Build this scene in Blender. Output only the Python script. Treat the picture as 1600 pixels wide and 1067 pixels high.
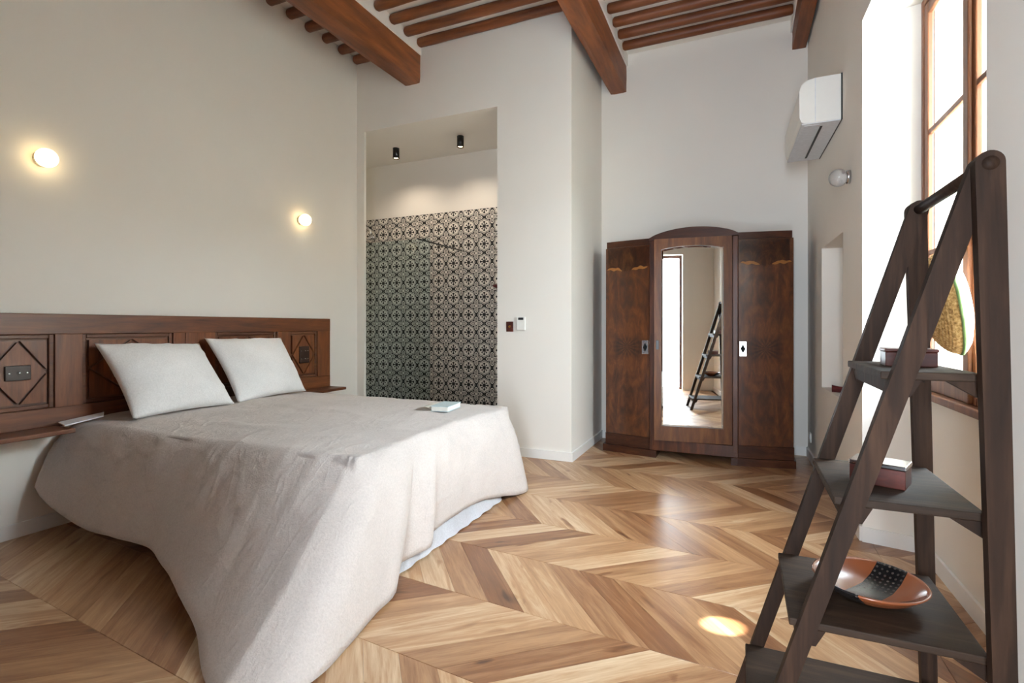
import bpy, bmesh, math, random
import numpy as np
from mathutils import Vector, Matrix, noise

random.seed(7)
for o in list(bpy.data.objects):
    bpy.data.objects.remove(o, do_unlink=True)
SC = bpy.context.scene
COL = SC.collection
PI = math.pi

# ------------------------------------------------------------------ camera
YAW = 0.4167
cam_d = bpy.data.cameras.new('camera')
cam_d.sensor_width = 36.0
cam_d.lens = 806.0 / 1600.0 * 36.0
cam_d.shift_y = -23.6 / 1600.0
cam_d.clip_start = 0.02
cam = bpy.data.objects.new('camera', cam_d)
cam.location = (0, 0, 1.15)
cam.rotation_euler = (PI / 2, 0, YAW)
COL.objects.link(cam)
SC.camera = cam

# ------------------------------------------------------------------ world, lights, exposure
world = bpy.data.worlds.new('daylight')
SC.world = world
world.use_nodes = True
bg = world.node_tree.nodes['Background']
bg.inputs['Color'].default_value = (0.79, 0.895, 1.0, 1)
bg.inputs['Strength'].default_value = 44.0

def portal(name, loc, rot, sx, sy):
    l = bpy.data.lights.new(name, 'AREA')
    l.shape = 'RECTANGLE'; l.size = sx; l.size_y = sy
    l.cycles.is_portal = True
    o = bpy.data.objects.new(name, l)
    o.location = loc; o.rotation_euler = rot
    COL.objects.link(o)
    return o

# openings of the room, guiding the daylight sampling
portal('door_portal', (-0.067, -0.76, 1.22), (PI / 2, 0, 0), 0.47, 2.45)
portal('window_portal', (0.96, 2.63, 1.85), (PI / 2, 0, PI / 2), 1.25, 2.0)

# narrow spot standing in for a shaft of low sun in through the window
sunl = bpy.data.lights.new('sun_glint', 'SPOT')
sunl.energy = 9000; sunl.spot_size = math.radians(1.7); sunl.spot_blend = 0.5
sunl.shadow_soft_size = 0.01; sunl.color = (1.0, 0.96, 0.9)
so = bpy.data.objects.new('sun_glint', sunl)
so.location = (2.9, 3.0, 3.6)
so.rotation_euler = (Vector((-0.06, 2.14, 0)) - Vector(so.location)).to_track_quat('-Z', 'Y').to_euler()
COL.objects.link(so)

SC.view_settings.view_transform = 'Standard'
SC.view_settings.look = 'None'
SC.view_settings.gamma = 1.0
SC.view_settings.use_curve_mapping = False
SC.view_settings.exposure = 0.28
cy = SC.cycles
cy.max_bounces = 14; cy.diffuse_bounces = 8; cy.glossy_bounces = 5
cy.transparent_max_bounces = 12; cy.transmission_bounces = 8
cy.sample_clamp_indirect = 8.0
cy.use_denoising = True
cy.caustics_reflective = False; cy.caustics_refractive = False

# ------------------------------------------------------------------ node helpers
def lin(c):
    def f(v):
        v /= 255.0
        return v / 12.92 if v <= 0.04045 else ((v + 0.055) / 1.055) ** 2.4
    return (f(c[0]), f(c[1]), f(c[2]), 1.0)

class S:
    """tiny expression wrapper over shader math nodes"""
    nt = None
    def __init__(self, s): self.s = s
    @staticmethod
    def m(op, *a):
        n = S.nt.nodes.new('ShaderNodeMath'); n.operation = op
        for i, v in enumerate(a):
            if isinstance(v, S): S.nt.links.new(v.s, n.inputs[i])
            else: n.inputs[i].default_value = v
        return S(n.outputs[0])
    def __add__(s, o): return S.m('ADD', s, o)
    def __sub__(s, o): return S.m('SUBTRACT', s, o)
    def __rsub__(s, o): return S.m('SUBTRACT', o, s)
    def __mul__(s, o): return S.m('MULTIPLY', s, o)
    def __gt__(s, o): return S.m('GREATER_THAN', s, o)
    def __lt__(s, o): return S.m('LESS_THAN', s, o)

def new_mat(name):
    m = bpy.data.materials.new(name); m.use_nodes = True
    nt = m.node_tree; S.nt = nt
    return m, nt, nt.nodes['Principled BSDF']

def node(nt, t, **k):
    n = nt.nodes.new(t)
    for a, b in k.items(): setattr(n, a, b)
    return n

def ramp(nt, fac, stops):
    r = node(nt, 'ShaderNodeValToRGB')
    el = r.color_ramp.elements
    while len(el) > 1: el.remove(el[-1])
    el[0].position, el[0].color = stops[0][0], stops[0][1]
    for p, c in stops[1:]:
        e = el.new(p); e.color = c
    nt.links.new(fac, r.inputs[0])
    return r.outputs[0]

def coords(nt, scale=(1, 1, 1), loc=(0, 0, 0), rot=(0, 0, 0), kind='Object'):
    tc = node(nt, 'ShaderNodeTexCoord')
    mp = node(nt, 'ShaderNodeMapping')
    mp.inputs['Scale'].default_value = scale
    mp.inputs['Location'].default_value = loc
    mp.inputs['Rotation'].default_value = rot
    nt.links.new(tc.outputs[kind], mp.inputs[0])
    return mp.outputs[0]

def noise_tex(nt, vec, scale, detail=4, rough=0.55, dist=0.0):
    n = node(nt, 'ShaderNodeTexNoise')
    n.inputs['Scale'].default_value = scale
    n.inputs['Detail'].default_value = detail
    n.inputs['Roughness'].default_value = rough
    n.inputs['Distortion'].default_value = dist
    if vec is not None: nt.links.new(vec, n.inputs['Vector'])
    return n.outputs['Fac']

def bump(nt, bsdf, h, strength, dist=0.01):
    b = node(nt, 'ShaderNodeBump')
    b.inputs['Strength'].default_value = strength
    b.inputs['Distance'].default_value = dist
    nt.links.new(h, b.inputs['Height'])
    nt.links.new(b.outputs[0], bsdf.inputs['Normal'])

def plain(name, rgb, rough=0.5, metal=0.0, spec=0.5, nscale=40.0, nvar=0.06):
    m, nt, b = new_mat(name)
    c = lin(rgb)
    f = noise_tex(nt, coords(nt), nscale, 3)
    lo = tuple(x * (1 - nvar) for x in c[:3]) + (1,)
    hi = tuple(min(1, x * (1 + nvar)) for x in c[:3]) + (1,)
    nt.links.new(ramp(nt, f, [(0.3, lo), (0.7, hi)]), b.inputs['Base Color'])
    b.inputs['Roughness'].default_value = rough
    b.inputs['Metallic'].default_value = metal
    b.inputs['Specular IOR Level'].default_value = spec
    return m

def emit(name, rgb, strength):
    m, nt, b = new_mat(name)
    f = noise_tex(nt, coords(nt), 30, 2)
    c = lin(rgb)
    nt.links.new(ramp(nt, f, [(0.0, c), (1.0, c)]), b.inputs['Emission Color'])
    b.inputs['Emission Strength'].default_value = strength
    b.inputs['Base Color'].default_value = c
    return m

def wood(name, dark, mid, light, axis='x', scale=6.0, rough=0.5, stretch=0.08, spec=0.5, bmp=0.25, coat=0.0):
    m, nt, b = new_mat(name)
    sc = {'x': (stretch, 1, 1), 'y': (1, stretch, 1), 'z': (1, 1, stretch)}[axis]
    v = coords(nt, sc)
    f1 = noise_tex(nt, v, scale * 2.2, 6, 0.6, 1.4)
    f2 = noise_tex(nt, v, scale * 14, 3, 0.6, 0.2)
    mix = S.m('ADD', S(f1) * 0.75, S(f2) * 0.25)
    col = ramp(nt, mix.s, [(0.28, lin(dark)), (0.5, lin(mid)), (0.72, lin(light))])
    nt.links.new(col, b.inputs['Base Color'])
    b.inputs['Roughness'].default_value = rough
    b.inputs['Specular IOR Level'].default_value = spec
    b.inputs['Coat Weight'].default_value = coat
    b.inputs['Coat Roughness'].default_value = 0.15
    bump(nt, b, mix.s, bmp, 0.004)
    return m

def burl(name, cx, cz):
    """book-matched walnut veneer, mirrored about the vertical line x = cx"""
    m, nt, b = new_mat(name)
    tc = node(nt, 'ShaderNodeTexCoord')
    sp = node(nt, 'ShaderNodeSeparateXYZ'); nt.links.new(tc.outputs['Object'], sp.inputs[0])
    x = S.m('ABSOLUTE', S(sp.outputs['X']) - cx)
    z = S(sp.outputs['Z']) - cz
    az = S.m('ABSOLUTE', z)
    cb = node(nt, 'ShaderNodeCombineXYZ')
    nt.links.new((x * 1.0).s, cb.inputs[0])
    nt.links.new(sp.outputs['Y'], cb.inputs[1])
    nt.links.new((az * 0.35).s, cb.inputs[2])
    f1 = S(noise_tex(nt, cb.outputs[0], 9.0, 5, 0.6, 2.2))
    f2 = S(noise_tex(nt, cb.outputs[0], 60.0, 3, 0.6, 0.6))
    # crotch figure: dark feather rays fanning out of the middle of the door
    r = S.m('SQRT', S.m('ADD', x * x * 2.0, z * z * 3.4))
    ang = S.m('ARCTAN2', az, x + 0.01)
    rays = S.m('SINE', ang * 17.0 + f1 * 5.0) * 0.5 + 0.5
    fall = S.m('MAXIMUM', 1.0 - r * 4.2, 0.0)
    v = f1 * 0.8 + f2 * 0.2 - rays * fall * 0.32
    col = ramp(nt, v.s, [(0.18, lin((24, 11, 6))), (0.40, lin((60, 29, 12))), (0.55, lin((84, 44, 18))), (0.75, lin((116, 68, 32)))])
    nt.links.new(col, b.inputs['Base Color'])
    b.inputs['Roughness'].default_value = 0.32
    b.inputs['Coat Weight'].default_value = 0.15
    b.inputs['Coat Roughness'].default_value = 0.12
    return m

def plaster(name, rgb, warm=None):
    m, nt, b = new_mat(name)
    v = coords(nt)
    f = noise_tex(nt, v, 0.9, 3)
    c = lin(rgb); c2 = tuple(x * 0.965 for x in c[:3]) + (1,)
    nt.links.new(ramp(nt, f, [(0.35, c2), (0.65, c)]), b.inputs['Base Color'])
    b.inputs['Roughness'].default_value = 0.85
    b.inputs['Specular IOR Level'].default_value = 0.2
    bump(nt, b, noise_tex(nt, v, 7, 5), 0.10, 0.02)
    return m

def glass(name, tint=(0.97, 0.99, 0.98), ior=1.5):
    m = bpy.data.materials.new(name); m.use_nodes = True
    nt = m.node_tree; S.nt = nt
    for n in list(nt.nodes):
        if n.type != 'OUTPUT_MATERIAL': nt.nodes.remove(n)
    out = nt.nodes['Material Output']
    tr = node(nt, 'ShaderNodeBsdfTransparent'); tr.inputs[0].default_value = (*tint, 1)
    gl = node(nt, 'ShaderNodeBsdfGlossy'); gl.inputs['Roughness'].default_value = 0.0
    fr = node(nt, 'ShaderNodeFresnel'); fr.inputs['IOR'].default_value = ior
    mx = node(nt, 'ShaderNodeMixShader')
    geo = node(nt, 'ShaderNodeNewGeometry')          # count the reflection once, on the outer face
    fac = S(fr.outputs[0]) * (1.0 - S(geo.outputs['Backfacing']))
    nt.links.new(fac.s, mx.inputs[0])
    nt.links.new(tr.outputs[0], mx.inputs[1]); nt.links.new(gl.outputs[0], mx.inputs[2])
    nt.links.new(mx.outputs[0], out.inputs[0])
    return m

M = {}
M['plaster'] = plaster('white_plaster', (236, 232, 225))
M['ceiling'] = plaster('ceiling_plaster', (233, 229, 223))
M['base'] = plain('skirting_paint', (236, 235, 232), 0.5, nvar=0.008)
M['beam'] = wood('beam_wood', (62, 28, 10), (108, 57, 24), (140, 80, 36), 'y', 3.0, 0.55, 0.12, bmp=0.5)
M['joist'] = wood('joist_wood', (64, 28, 12), (104, 54, 24), (132, 76, 36), 'x', 4.0, 0.5, 0.10)
M['head'] = wood('walnut_headboard', (50, 25, 12), (94, 51, 26), (126, 74, 40), 'y', 5.0, 0.42, 0.10)
M['headv'] = wood('walnut_headboard_upright', (52, 26, 12), (102, 56, 28), (134, 80, 43), 'z', 5.0, 0.42, 0.10)
M['headd'] = wood('walnut_headboard_molding', (44, 22, 11), (82, 44, 22), (112, 66, 35), 'y', 5.0, 0.45, 0.10)
M['ladder'] = wood('dark_ladder_wood', (25, 16, 10), (43, 28, 19), (66, 46, 33), 'z', 7.0, 0.65, 0.08, bmp=0.5, spec=0.15)
M['shelf'] = wood('dark_shelf_wood', (27, 19, 13), (48, 34, 24), (73, 55, 41), 'x', 7.0, 0.65, 0.10, bmp=0.6, spec=0.2)
M['wardf'] = wood('wardrobe_frame_wood', (38, 18, 10), (72, 37, 19), (104, 58, 29), 'z', 5.0, 0.42, 0.08, coat=0.03, spec=0.25)
M['wardm'] = wood('wardrobe_mirror_door_wood', (58, 30, 12), (92, 52, 21), (122, 76, 34), 'z', 4.0, 0.42, 0.12, coat=0.03, spec=0.25)
M['wardx'] = wood('wardrobe_cornice_wood', (34, 17, 10), (62, 32, 18), (88, 50, 27), 'x', 5.0, 0.42, 0.08, coat=0.03, spec=0.25)
M['apron'] = wood('marbled_walnut_apron', (26, 12, 7), (74, 38, 18), (124, 74, 38), 'z', 4.0, 0.34, 0.5, coat=0.1)
M['inlay'] = plain('inlay_veneer', (184, 122, 62), 0.35)
M['win'] = wood('window_wood', (78, 43, 24), (112, 66, 38), (136, 86, 53), 'z', 5.0, 0.5, 0.08)
M['black'] = plain('black_metal', (18, 18, 19), 0.4)
M['chrome'] = plain('chrome', (210, 210, 212), 0.18, 1.0)
M['brass'] = plain('brass', (190, 140, 60), 0.3, 1.0)
M['whitep'] = plain('white_plastic', (234, 233, 228), 0.35, nvar=0.01)
M['greyp'] = plain('grey_plastic', (214, 218, 224), 0.45)
M['darkp'] = plain('dark_plastic', (24, 26, 28), 0.35)
M['socket'] = plain('dark_socket_plate', (44, 24, 15), 0.4)
M['mirror'] = plain('mirror_silver', (236, 236, 232), 0.015, 1.0, nvar=0.005)
M['glass'] = glass('clear_glass')
M['sglass'] = glass('shower_glass', (0.86, 0.93, 0.94), 1.22)
M['lampg'] = emit('lit_lamp_glass', (255, 226, 168), 5.0)
M['spotg'] = emit('lit_spot_lens', (255, 214, 160), 12.0)
M['redbox'] = wood('red_box_wood', (46, 16, 11), (72, 28, 19), (94, 40, 28), 'x', 8.0, 0.35, 0.1)
M['stone'] = plain('limestone_reveal', (222, 214, 200), 0.9, nscale=14, nvar=0.15)
M['redbowl'] = plain('dark_red_bowl', (96, 34, 36), 0.35)
M['bookc'] = plain('pale_blue_cover', (190, 208, 212), 0.55)
M['paper'] = plain('book_paper', (236, 234, 226), 0.8)
M['leather'] = plain('brown_leather', (120, 62, 36), 0.5)
M['canvas'] = plain('white_canvas', (236, 234, 228), 0.85)
M['green'] = plain('green_piping', (120, 150, 96), 0.8)
M['under'] = plain('brown_base_fabric', (104, 66, 48), 0.9, nscale=120, nvar=0.12)

def glass_globe():
    m, nt, b = new_mat('frosted_clear_globe')
    b.inputs['Base Color'].default_value = (0.9, 0.9, 0.9, 1)
    b.inputs['Transmission Weight'].default_value = 0.75
    b.inputs['Roughness'].default_value = 0.12
    bump(nt, b, noise_tex(nt, coords(nt), 60, 3), 0.3, 0.01)
    return m
M['globe'] = glass_globe()

def linen(name, rgb, wr=0.5, weave=0.25):
    m, nt, b = new_mat(name)
    v = coords(nt)
    c = lin(rgb)
    f = noise_tex(nt, v, 130, 4, 0.7)
    g = noise_tex(nt, v, 3.0, 3)
    mixf = S(f) * 0.6 + S(g) * 0.4
    lo = tuple(x * 0.86 for x in c[:3]) + (1,); hi = tuple(min(1, x * 1.08) for x in c[:3]) + (1,)
    nt.links.new(ramp(nt, mixf.s, [(0.35, lo), (0.65, hi)]), b.inputs['Base Color'])
    b.inputs['Roughness'].default_value = 0.92
    b.inputs['Specular IOR Level'].default_value = 0.15
    b.inputs['Sheen Weight'].default_value = 0.15
    def crease(sc, rot, k):                       # sharp little creases, drawn out along one direction
        vv = coords(nt, (1.0, 0.45, 0.7), (3.1 * k, 0, 0), (0, 0, rot))
        a = S.m('ABSOLUTE', S(noise_tex(nt, vv, sc, 2, 0.5, 0.9)) - 0.5)
        return S.m('MINIMUM', a * k, 0.5)
    h = S(noise_tex(nt, v, 16, 6, 0.65, 1.2)) * wr + S(f) * weave - crease(3.4, 0.6, 9.0) * wr * 0.9 - crease(6.0, -0.9, 7.0) * wr * 0.6 - crease(11.0, 1.9, 6.0) * wr * 0.35
    bump(nt, b, h.s, 0.5, 0.018)
    return m
M['linen'] = linen('grey_beige_linen', (205, 196, 191))
M['pillow'] = linen('white_cotton', (240, 240, 240), 0.16, 0.04)
M['sheet'] = linen('white_sheet', (240, 241, 246), 0.2, 0.05)

def straw():
    m, nt, b = new_mat('woven_straw')
    v = coords(nt)
    f = noise_tex(nt, v, 90, 3, 0.6)
    nt.links.new(ramp(nt, f, [(0.3, lin((120, 88, 44))), (0.5, lin((186, 150, 92))), (0.7, lin((222, 194, 140)))]), b.inputs['Base Color'])
    b.inputs['Roughness'].default_value = 0.85
    bump(nt, b, f, 0.6, 0.006)
    return m
M['straw'] = straw()

def oak():
    m, nt, b = new_mat('oak_chevron_planks')
    uv = node(nt, 'ShaderNodeUVMap'); uv.uv_map = 'grain'
    mp = node(nt, 'ShaderNodeMapping'); mp.inputs['Scale'].default_value = (1.3, 16, 1)
    nt.links.new(uv.outputs[0], mp.inputs[0])
    at = node(nt, 'ShaderNodeAttribute'); at.attribute_name = 'tone'
    tone = S(at.outputs['Fac'])
    f1 = S(noise_tex(nt, mp.outputs[0], 1.5, 5, 0.6, 1.0))
    f2 = S(noise_tex(nt, mp.outputs[0], 9.0, 4, 0.6, 0.3))
    mp2 = node(nt, 'ShaderNodeMapping'); mp2.inputs['Scale'].default_value = (2.2, 7, 1)
    nt.links.new(uv.outputs[0], mp2.inputs[0])
    kn = S(noise_tex(nt, mp2.outputs[0], 1.6, 2, 0.5, 0.5))
    knot = S.m('MAXIMUM', kn - 0.66, 0.0) * 2.2
    v = tone * 0.29 + f1 * 0.46 + f2 * 0.16 - knot + 0.03
    col = ramp(nt, v.s, [(0.14, lin((72, 40, 21))), (0.36, lin((126, 82, 50))), (0.55, lin((174, 134, 96))), (0.76, lin((220, 196, 164)))])
    nt.links.new(col, b.inputs['Base Color'])
    b.inputs['Roughness'].default_value = 0.40
    b.inputs['Specular IOR Level'].default_value = 0.6
    b.inputs['Coat Weight'].default_value = 0.3
    b.inputs['Coat Roughness'].default_value = 0.28
    bump(nt, b, f2.s, 0.06, 0.003)
    return m
M['oak'] = oak()
M['subfloor'] = plain('dark_subfloor', (52, 32, 18), 0.8)

def tile_mat():
    m, nt, b = new_mat('black_white_cement_tile')
    tc = node(nt, 'ShaderNodeTexCoord')
    sp = node(nt, 'ShaderNodeSeparateXYZ'); nt.links.new(tc.outputs['Object'], sp.inputs[0])
    x = S(sp.outputs['X']) * 5.0; y = S(sp.outputs['Z']) * 5.0      # one tile = -0.5 .. 0.5
    ax = S.m('ABSOLUTE', x); ay = S.m('ABSOLUTE', y)
    r = S.m('SQRT', S.m('ADD', x * x, y * y))
    a = S.m('ARCTAN2', y, x)
    c8 = S.m('COSINE', a * 8.0)
    c4 = S.m('COSINE', a * 4.0)
    AND = lambda p, q: S.m('MINIMUM', p, q)
    OR = lambda p, q: S.m('MAXIMUM', p, q)
    # eight club-shaped petals round a dark heart
    petal = AND(r < (c4 * 0.030 + 0.255), c8 > (r * -7.0 + 1.25))
    flower = OR(AND(petal, r > 0.05), r < 0.10)
    # scalloped outline round the white field
    rr = r - c8 * 0.020
    ring = AND(rr > 0.345, rr < 0.372)
    # between neighbouring tiles: a white diamond with four eyed buds on a dark ground
    cx = 0.5 - ax; cyy = 0.5 - ay
    dia = S.m('ADD', cx, cyy)
    def bud(p, q):
        u = (p - 0.205) * (1 / 0.105); w = q * (1 / 0.07)
        return S.m('SQRT', S.m('ADD', u * u, w * w))
    e = S.m('MINIMUM', bud(cx, cyy), bud(cyy, cx))
    outside = rr > 0.405
    white = OR(dia < 0.085, OR(AND(e > 0.30, e < 0.72), AND(e > 1.15, e < 1.75)))
    line = AND(S.m('ABSOLUTE', dia - 0.14) < 0.018, e > 1.0)
    dark = OR(OR(flower, ring), OR(AND(outside, 1.0 - white), line))
    mx = node(nt, 'ShaderNodeMix'); mx.data_type = 'RGBA'
    nt.links.new(dark.s, mx.inputs['Factor'])
    mx.inputs[6].default_value = lin((226, 221, 212)); mx.inputs[7].default_value = lin((24, 23, 24))
    nt.links.new(mx.outputs[2], b.inputs['Base Color'])
    b.inputs['Roughness'].default_value = 0.45
    return m
M['tile'] = tile_mat()
M['grout'] = plain('grey_grout', (150, 146, 140), 0.9)

def dish_mat():
    m, nt, b = new_mat('brown_dish_with_dotted_black_band')
    tc = node(nt, 'ShaderNodeTexCoord')
    sp = node(nt, 'ShaderNodeSeparateXYZ'); nt.links.new(tc.outputs['Object'], sp.inputs[0])
    x, y = S(sp.outputs['X']), S(sp.outputs['Y'])
    u = x * 0.80 + y * -0.60
    w = x * 0.60 + y * 0.80
    band = S.m('ABSOLUTE', u) < 0.036
    gx = S.m('FRACT', u * 80.0) - 0.5; gy = S.m('FRACT', w * 80.0) - 0.5
    dot = S.m('ADD', gx * gx, gy * gy) < 0.05
    dotb = S.m('MULTIPLY', dot, band)
    m1 = node(nt, 'ShaderNodeMix'); m1.data_type = 'RGBA'
    nt.links.new(band.s, m1.inputs['Factor'])
    m1.inputs[6].default_value = lin((124, 68, 40)); m1.inputs[7].default_value = lin((22, 20, 20))
    m2 = node(nt, 'ShaderNodeMix'); m2.data_type = 'RGBA'
    nt.links.new(dotb.s, m2.inputs['Factor'])
    nt.links.new(m1.outputs[2], m2.inputs[6]); m2.inputs[7].default_value = lin((62, 54, 50))
    nt.links.new(m2.outputs[2], b.inputs['Base Color'])
    b.inputs['Roughness'].default_value = 0.25
    return m
M['dish'] = dish_mat()

# ------------------------------------------------------------------ mesh helpers
def origin_of(o):
    v = Vector((0, 0, 0))
    while o is not None:
        v += Vector(o.location); o = o.parent
    return v

def obj(name, bm, mat, parent=None, smooth=False, origin=None):
    """link a bmesh given in world coordinates as one mesh object"""
    base = origin_of(parent) if parent else Vector((0, 0, 0))
    org = Vector(origin) if origin is not None else base
    bmesh.ops.translate(bm, verts=bm.verts, vec=-org)
    bmesh.ops.recalc_face_normals(bm, faces=bm.faces)
    me = bpy.data.meshes.new(name)
    bm.to_mesh(me); bm.free()
    if smooth:
        for p in me.polygons: p.use_smooth = True
    me.materials.append(M[mat] if isinstance(mat, str) else mat)
    o = bpy.data.objects.new(name, me)
    COL.objects.link(o)
    if parent:
        o.parent = parent
    o.location = org - base
    return o

def thing(name, label, cat, loc=(0, 0, 0), group=None):
    o = bpy.data.objects.new(name, None)
    o.empty_display_size = 0.05
    COL.objects.link(o); o.location = loc
    return tag(o, label, cat, group)

def tag(o, label, cat, group=None, kind=None):
    o['label'] = label; o['category'] = cat
    if group: o['group'] = group
    if kind: o['kind'] = kind
    return o

def struct(o, label=None, cat=None):
    o['kind'] = 'structure'
    if label: o['label'] = label
    if cat: o['category'] = cat
    return o

def BM(): return bmesh.new()

def add_box(bm, lo, hi, bev=0.0, seg=2):
    lo, hi = Vector(lo), Vector(hi)
    c = (lo + hi) / 2; d = hi - lo
    r = bmesh.ops.create_cube(bm, size=1.0, matrix=Matrix.Translation(c) @ Matrix.Diagonal((*d, 1)))
    if bev > 0:
        es = list({e for v in r['verts'] for e in v.link_edges})
        bmesh.ops.bevel(bm, geom=es, offset=bev, segments=seg, affect='EDGES', profile=0.5)
    return bm

def box(lo, hi, bev=0.0, seg=2): return add_box(BM(), lo, hi, bev, seg)

def add_prism(bm, poly, lo, hi, axis='z'):
    """extrude a polygon; axis z: poly is (x,y); axis y: poly is (x,z); axis x: poly is (y,z)"""
    def P(p, t):
        return {'z': (p[0], p[1], t), 'y': (p[0], t, p[1]), 'x': (t, p[0], p[1])}[axis]
    a = [bm.verts.new(P(p, lo)) for p in poly]
    b = [bm.verts.new(P(p, hi)) for p in poly]
    n = len(poly)
    bm.faces.new(a); bm.faces.new(b[::-1])
    for i in range(n):
        bm.faces.new((a[i], a[(i + 1) % n], b[(i + 1) % n], b[i]))
    return bm

def prism(poly, lo, hi, axis='z'): return add_prism(BM(), poly, lo, hi, axis)

def add_tube(bm, pts, rad, n=10, cap=True):
    pts = [Vector(p) for p in pts]
    rings = []
    for i, p in enumerate(pts):
        t = (pts[min(i + 1, len(pts) - 1)] - pts[max(i - 1, 0)]).normalized()
        up = Vector((0, 0, 1)) if abs(t.z) < 0.95 else Vector((1, 0, 0))
        a = t.cross(up).normalized(); b = t.cross(a)
        r = rad[i] if isinstance(rad, (list, tuple)) else rad
        rings.append([bm.verts.new(p + (a * math.cos(k * 2 * PI / n) + b * math.sin(k * 2 * PI / n)) * r) for k in range(n)])
    for r0, r1 in zip(rings, rings[1:]):
        for k in range(n):
            bm.faces.new((r0[k], r0[(k + 1) % n], r1[(k + 1) % n], r1[k]))
    if cap:
        bm.faces.new(rings[0][::-1]); bm.faces.new(rings[-1])
    return bm

def add_lathe(bm, prof, center=(0, 0, 0), axis=(0, 0, 1), n=24):
    """prof: (radius, height) pairs revolved round axis"""
    ax = Vector(axis).normalized()
    q = Vector((0, 0, 1)).rotation_difference(ax)
    c = Vector(center)
    rings = []
    for r, h in prof:
        if r < 1e-5:
            rings.append([bm.verts.new(c + q @ Vector((0, 0, h)))])
        else:
            rings.append([bm.verts.new(c + q @ Vector((r * math.cos(k * 2 * PI / n), r * math.sin(k * 2 * PI / n), h))) for k in range(n)])
    for a, b in zip(rings, rings[1:]):
        for k in range(n):
            k2 = (k + 1) % n
            if len(a) == 1 and len(b) > 1: bm.faces.new((a[0], b[k], b[k2]))
            elif len(b) == 1 and len(a) > 1: bm.faces.new((a[k], a[k2], b[0]))
            elif len(a) > 1: bm.faces.new((a[k], a[k2], b[k2], b[k]))
    return bm

def lathe(prof, center, axis=(0, 0, 1), n=24): return add_lathe(BM(), prof, center, axis, n)

def add_bar(bm, p0, p1, w, t, wdir):
    """rectangular bar from p0 to p1; w along wdir, t along the third direction"""
    p0, p1, wd = Vector(p0), Vector(p1), Vector(wdir)
    d = (p1 - p0).normalized(); wd = (wd - d * wd.dot(d)).normalized(); td = d.cross(wd)
    vs = []
    for p in (p0, p1):
        for a, b in ((-1, -1), (1, -1), (1, 1), (-1, 1)):
            vs.append(bm.verts.new(p + wd * w / 2 * a + td * t / 2 * b))
    for f in ((0, 1, 2, 3), (7, 6, 5, 4), (0, 4, 5, 1), (1, 5, 6, 2), (2, 6, 7, 3), (3, 7, 4, 0)):
        bm.faces.new([vs[i] for i in f])
    return bm

def bar(*a): return add_bar(BM(), *a)

def bev_all(bm, off, seg=2):
    bmesh.ops.bevel(bm, geom=[e for e in bm.edges if len(e.link_faces) == 2 and e.calc_face_angle(0) > 0.5], offset=off, segments=seg, affect='EDGES', profile=0.5)
    return bm

def copy_tree(o, parent=None):
    c = o.copy(); COL.objects.link(c); c.parent = parent
    for ch in [k for k in bpy.data.objects if k.parent is o]:
        copy_tree(ch, c)
    return c

# ------------------------------------------------------------------ room shell
XL = -3.61                       # left wall
YP = 4.214                       # shower partition face
XP = -1.312                      # partition side face (alcove)
YW = 5.258                       # wall behind the wardrobe
YT = 5.209                       # tiled shower wall
ZC = 3.905                       # ceiling
YR = -0.50                       # wall behind the camera
def XR(y): return 0.598 - 0.0254 * (y - 3.29)

struct(obj('wall_left', box((XL - 0.30, -1.05, 0), (XL, YP, ZC + 0.1)), 'plaster'), 'tall white plaster wall behind the headboard', 'wall')

bm = BM()
add_box(bm, (-4.75, YP, 0), (-3.52, YP + 0.03, ZC + 0.1))
add_box(bm, (-3.52, YP, 3.14), (-2.011, YP + 0.03, ZC + 0.1))
add_box(bm, (-2.011, YP, 0), (XP, YW + 0.2, ZC + 0.1))
struct(obj('wall_partition', bm, 'plaster'), 'white partition wall with the tall shower opening', 'wall')

bm = box((-4.75, YT, 0), (-2.011, YT + 0.2, 3.4))
wt = struct(obj('wall_shower', bm, 'plaster'), 'shower wall, patterned tiles below white plaster', 'wall')
struct(obj('wall_shower_left', box((-4.75, YP + 0.03, 0), (-4.6, YT, 3.4)), 'plaster'), 'hidden side wall of the shower', 'wall')
struct(obj('ceiling_shower', box((-4.75, YP + 0.03, 3.14), (-2.011, YT, 3.4)), 'plaster'), 'low white ceiling over the shower', 'ceiling')
struct(obj('wall_back', box((XP, YW, 0), (0.9, YW + 0.2, ZC + 0.1)), 'plaster'), 'white wall behind the wardrobe', 'wall')

# right wall with window recess and niche
bm = BM()
far0, near0 = 3.29, 1.87         # recess edges on the wall face
nz0, nz1, ny0, ny1 = 0.69, 1.74, 3.78, 4.54
zr = 2.79                        # recess head
def pier(z0, z1, y0, y1, back=1.25):
    add_prism(bm, [(XR(y0), y0), (XR(y1), y1), (back, y1), (back, y0)], z0, z1)
pier(0, nz0, ny0, YW); pier(nz1, ZC + 0.1, ny0, YW)
pier(nz0, nz1, ny1, YW)
add_box(bm, (0.86, ny0, nz0), (1.25, ny1, nz1))
add_prism(bm, [(XR(far0), far0), (XR(ny0), ny0), (1.25, ny0), (1.25, 3.20), (0.86, 3.20), (0.845, 3.235)], 0, ZC + 0.1)
add_prism(bm, [(XR(-1.05), -1.05), (XR(near0), near0), (0.845, 2.03), (0.86, 2.06), (1.25, 2.06), (1.25, -1.05)], 0, ZC + 0.1)
add_prism(bm, [(XR(near0), near0), (XR(far0), far0), (0.845, 3.235), (1.25, 3.2), (1.25, 2.06), (0.845, 2.03)], zr, ZC + 0.1)
add_prism(bm, [(0.85, 2.03), (0.85, 3.235), (1.25, 3.2), (1.25, 2.06)], 0, 0.80)
struct(obj('wall_right', bm, 'plaster'), 'white wall with the deep window recess and a small niche', 'wall')

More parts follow.
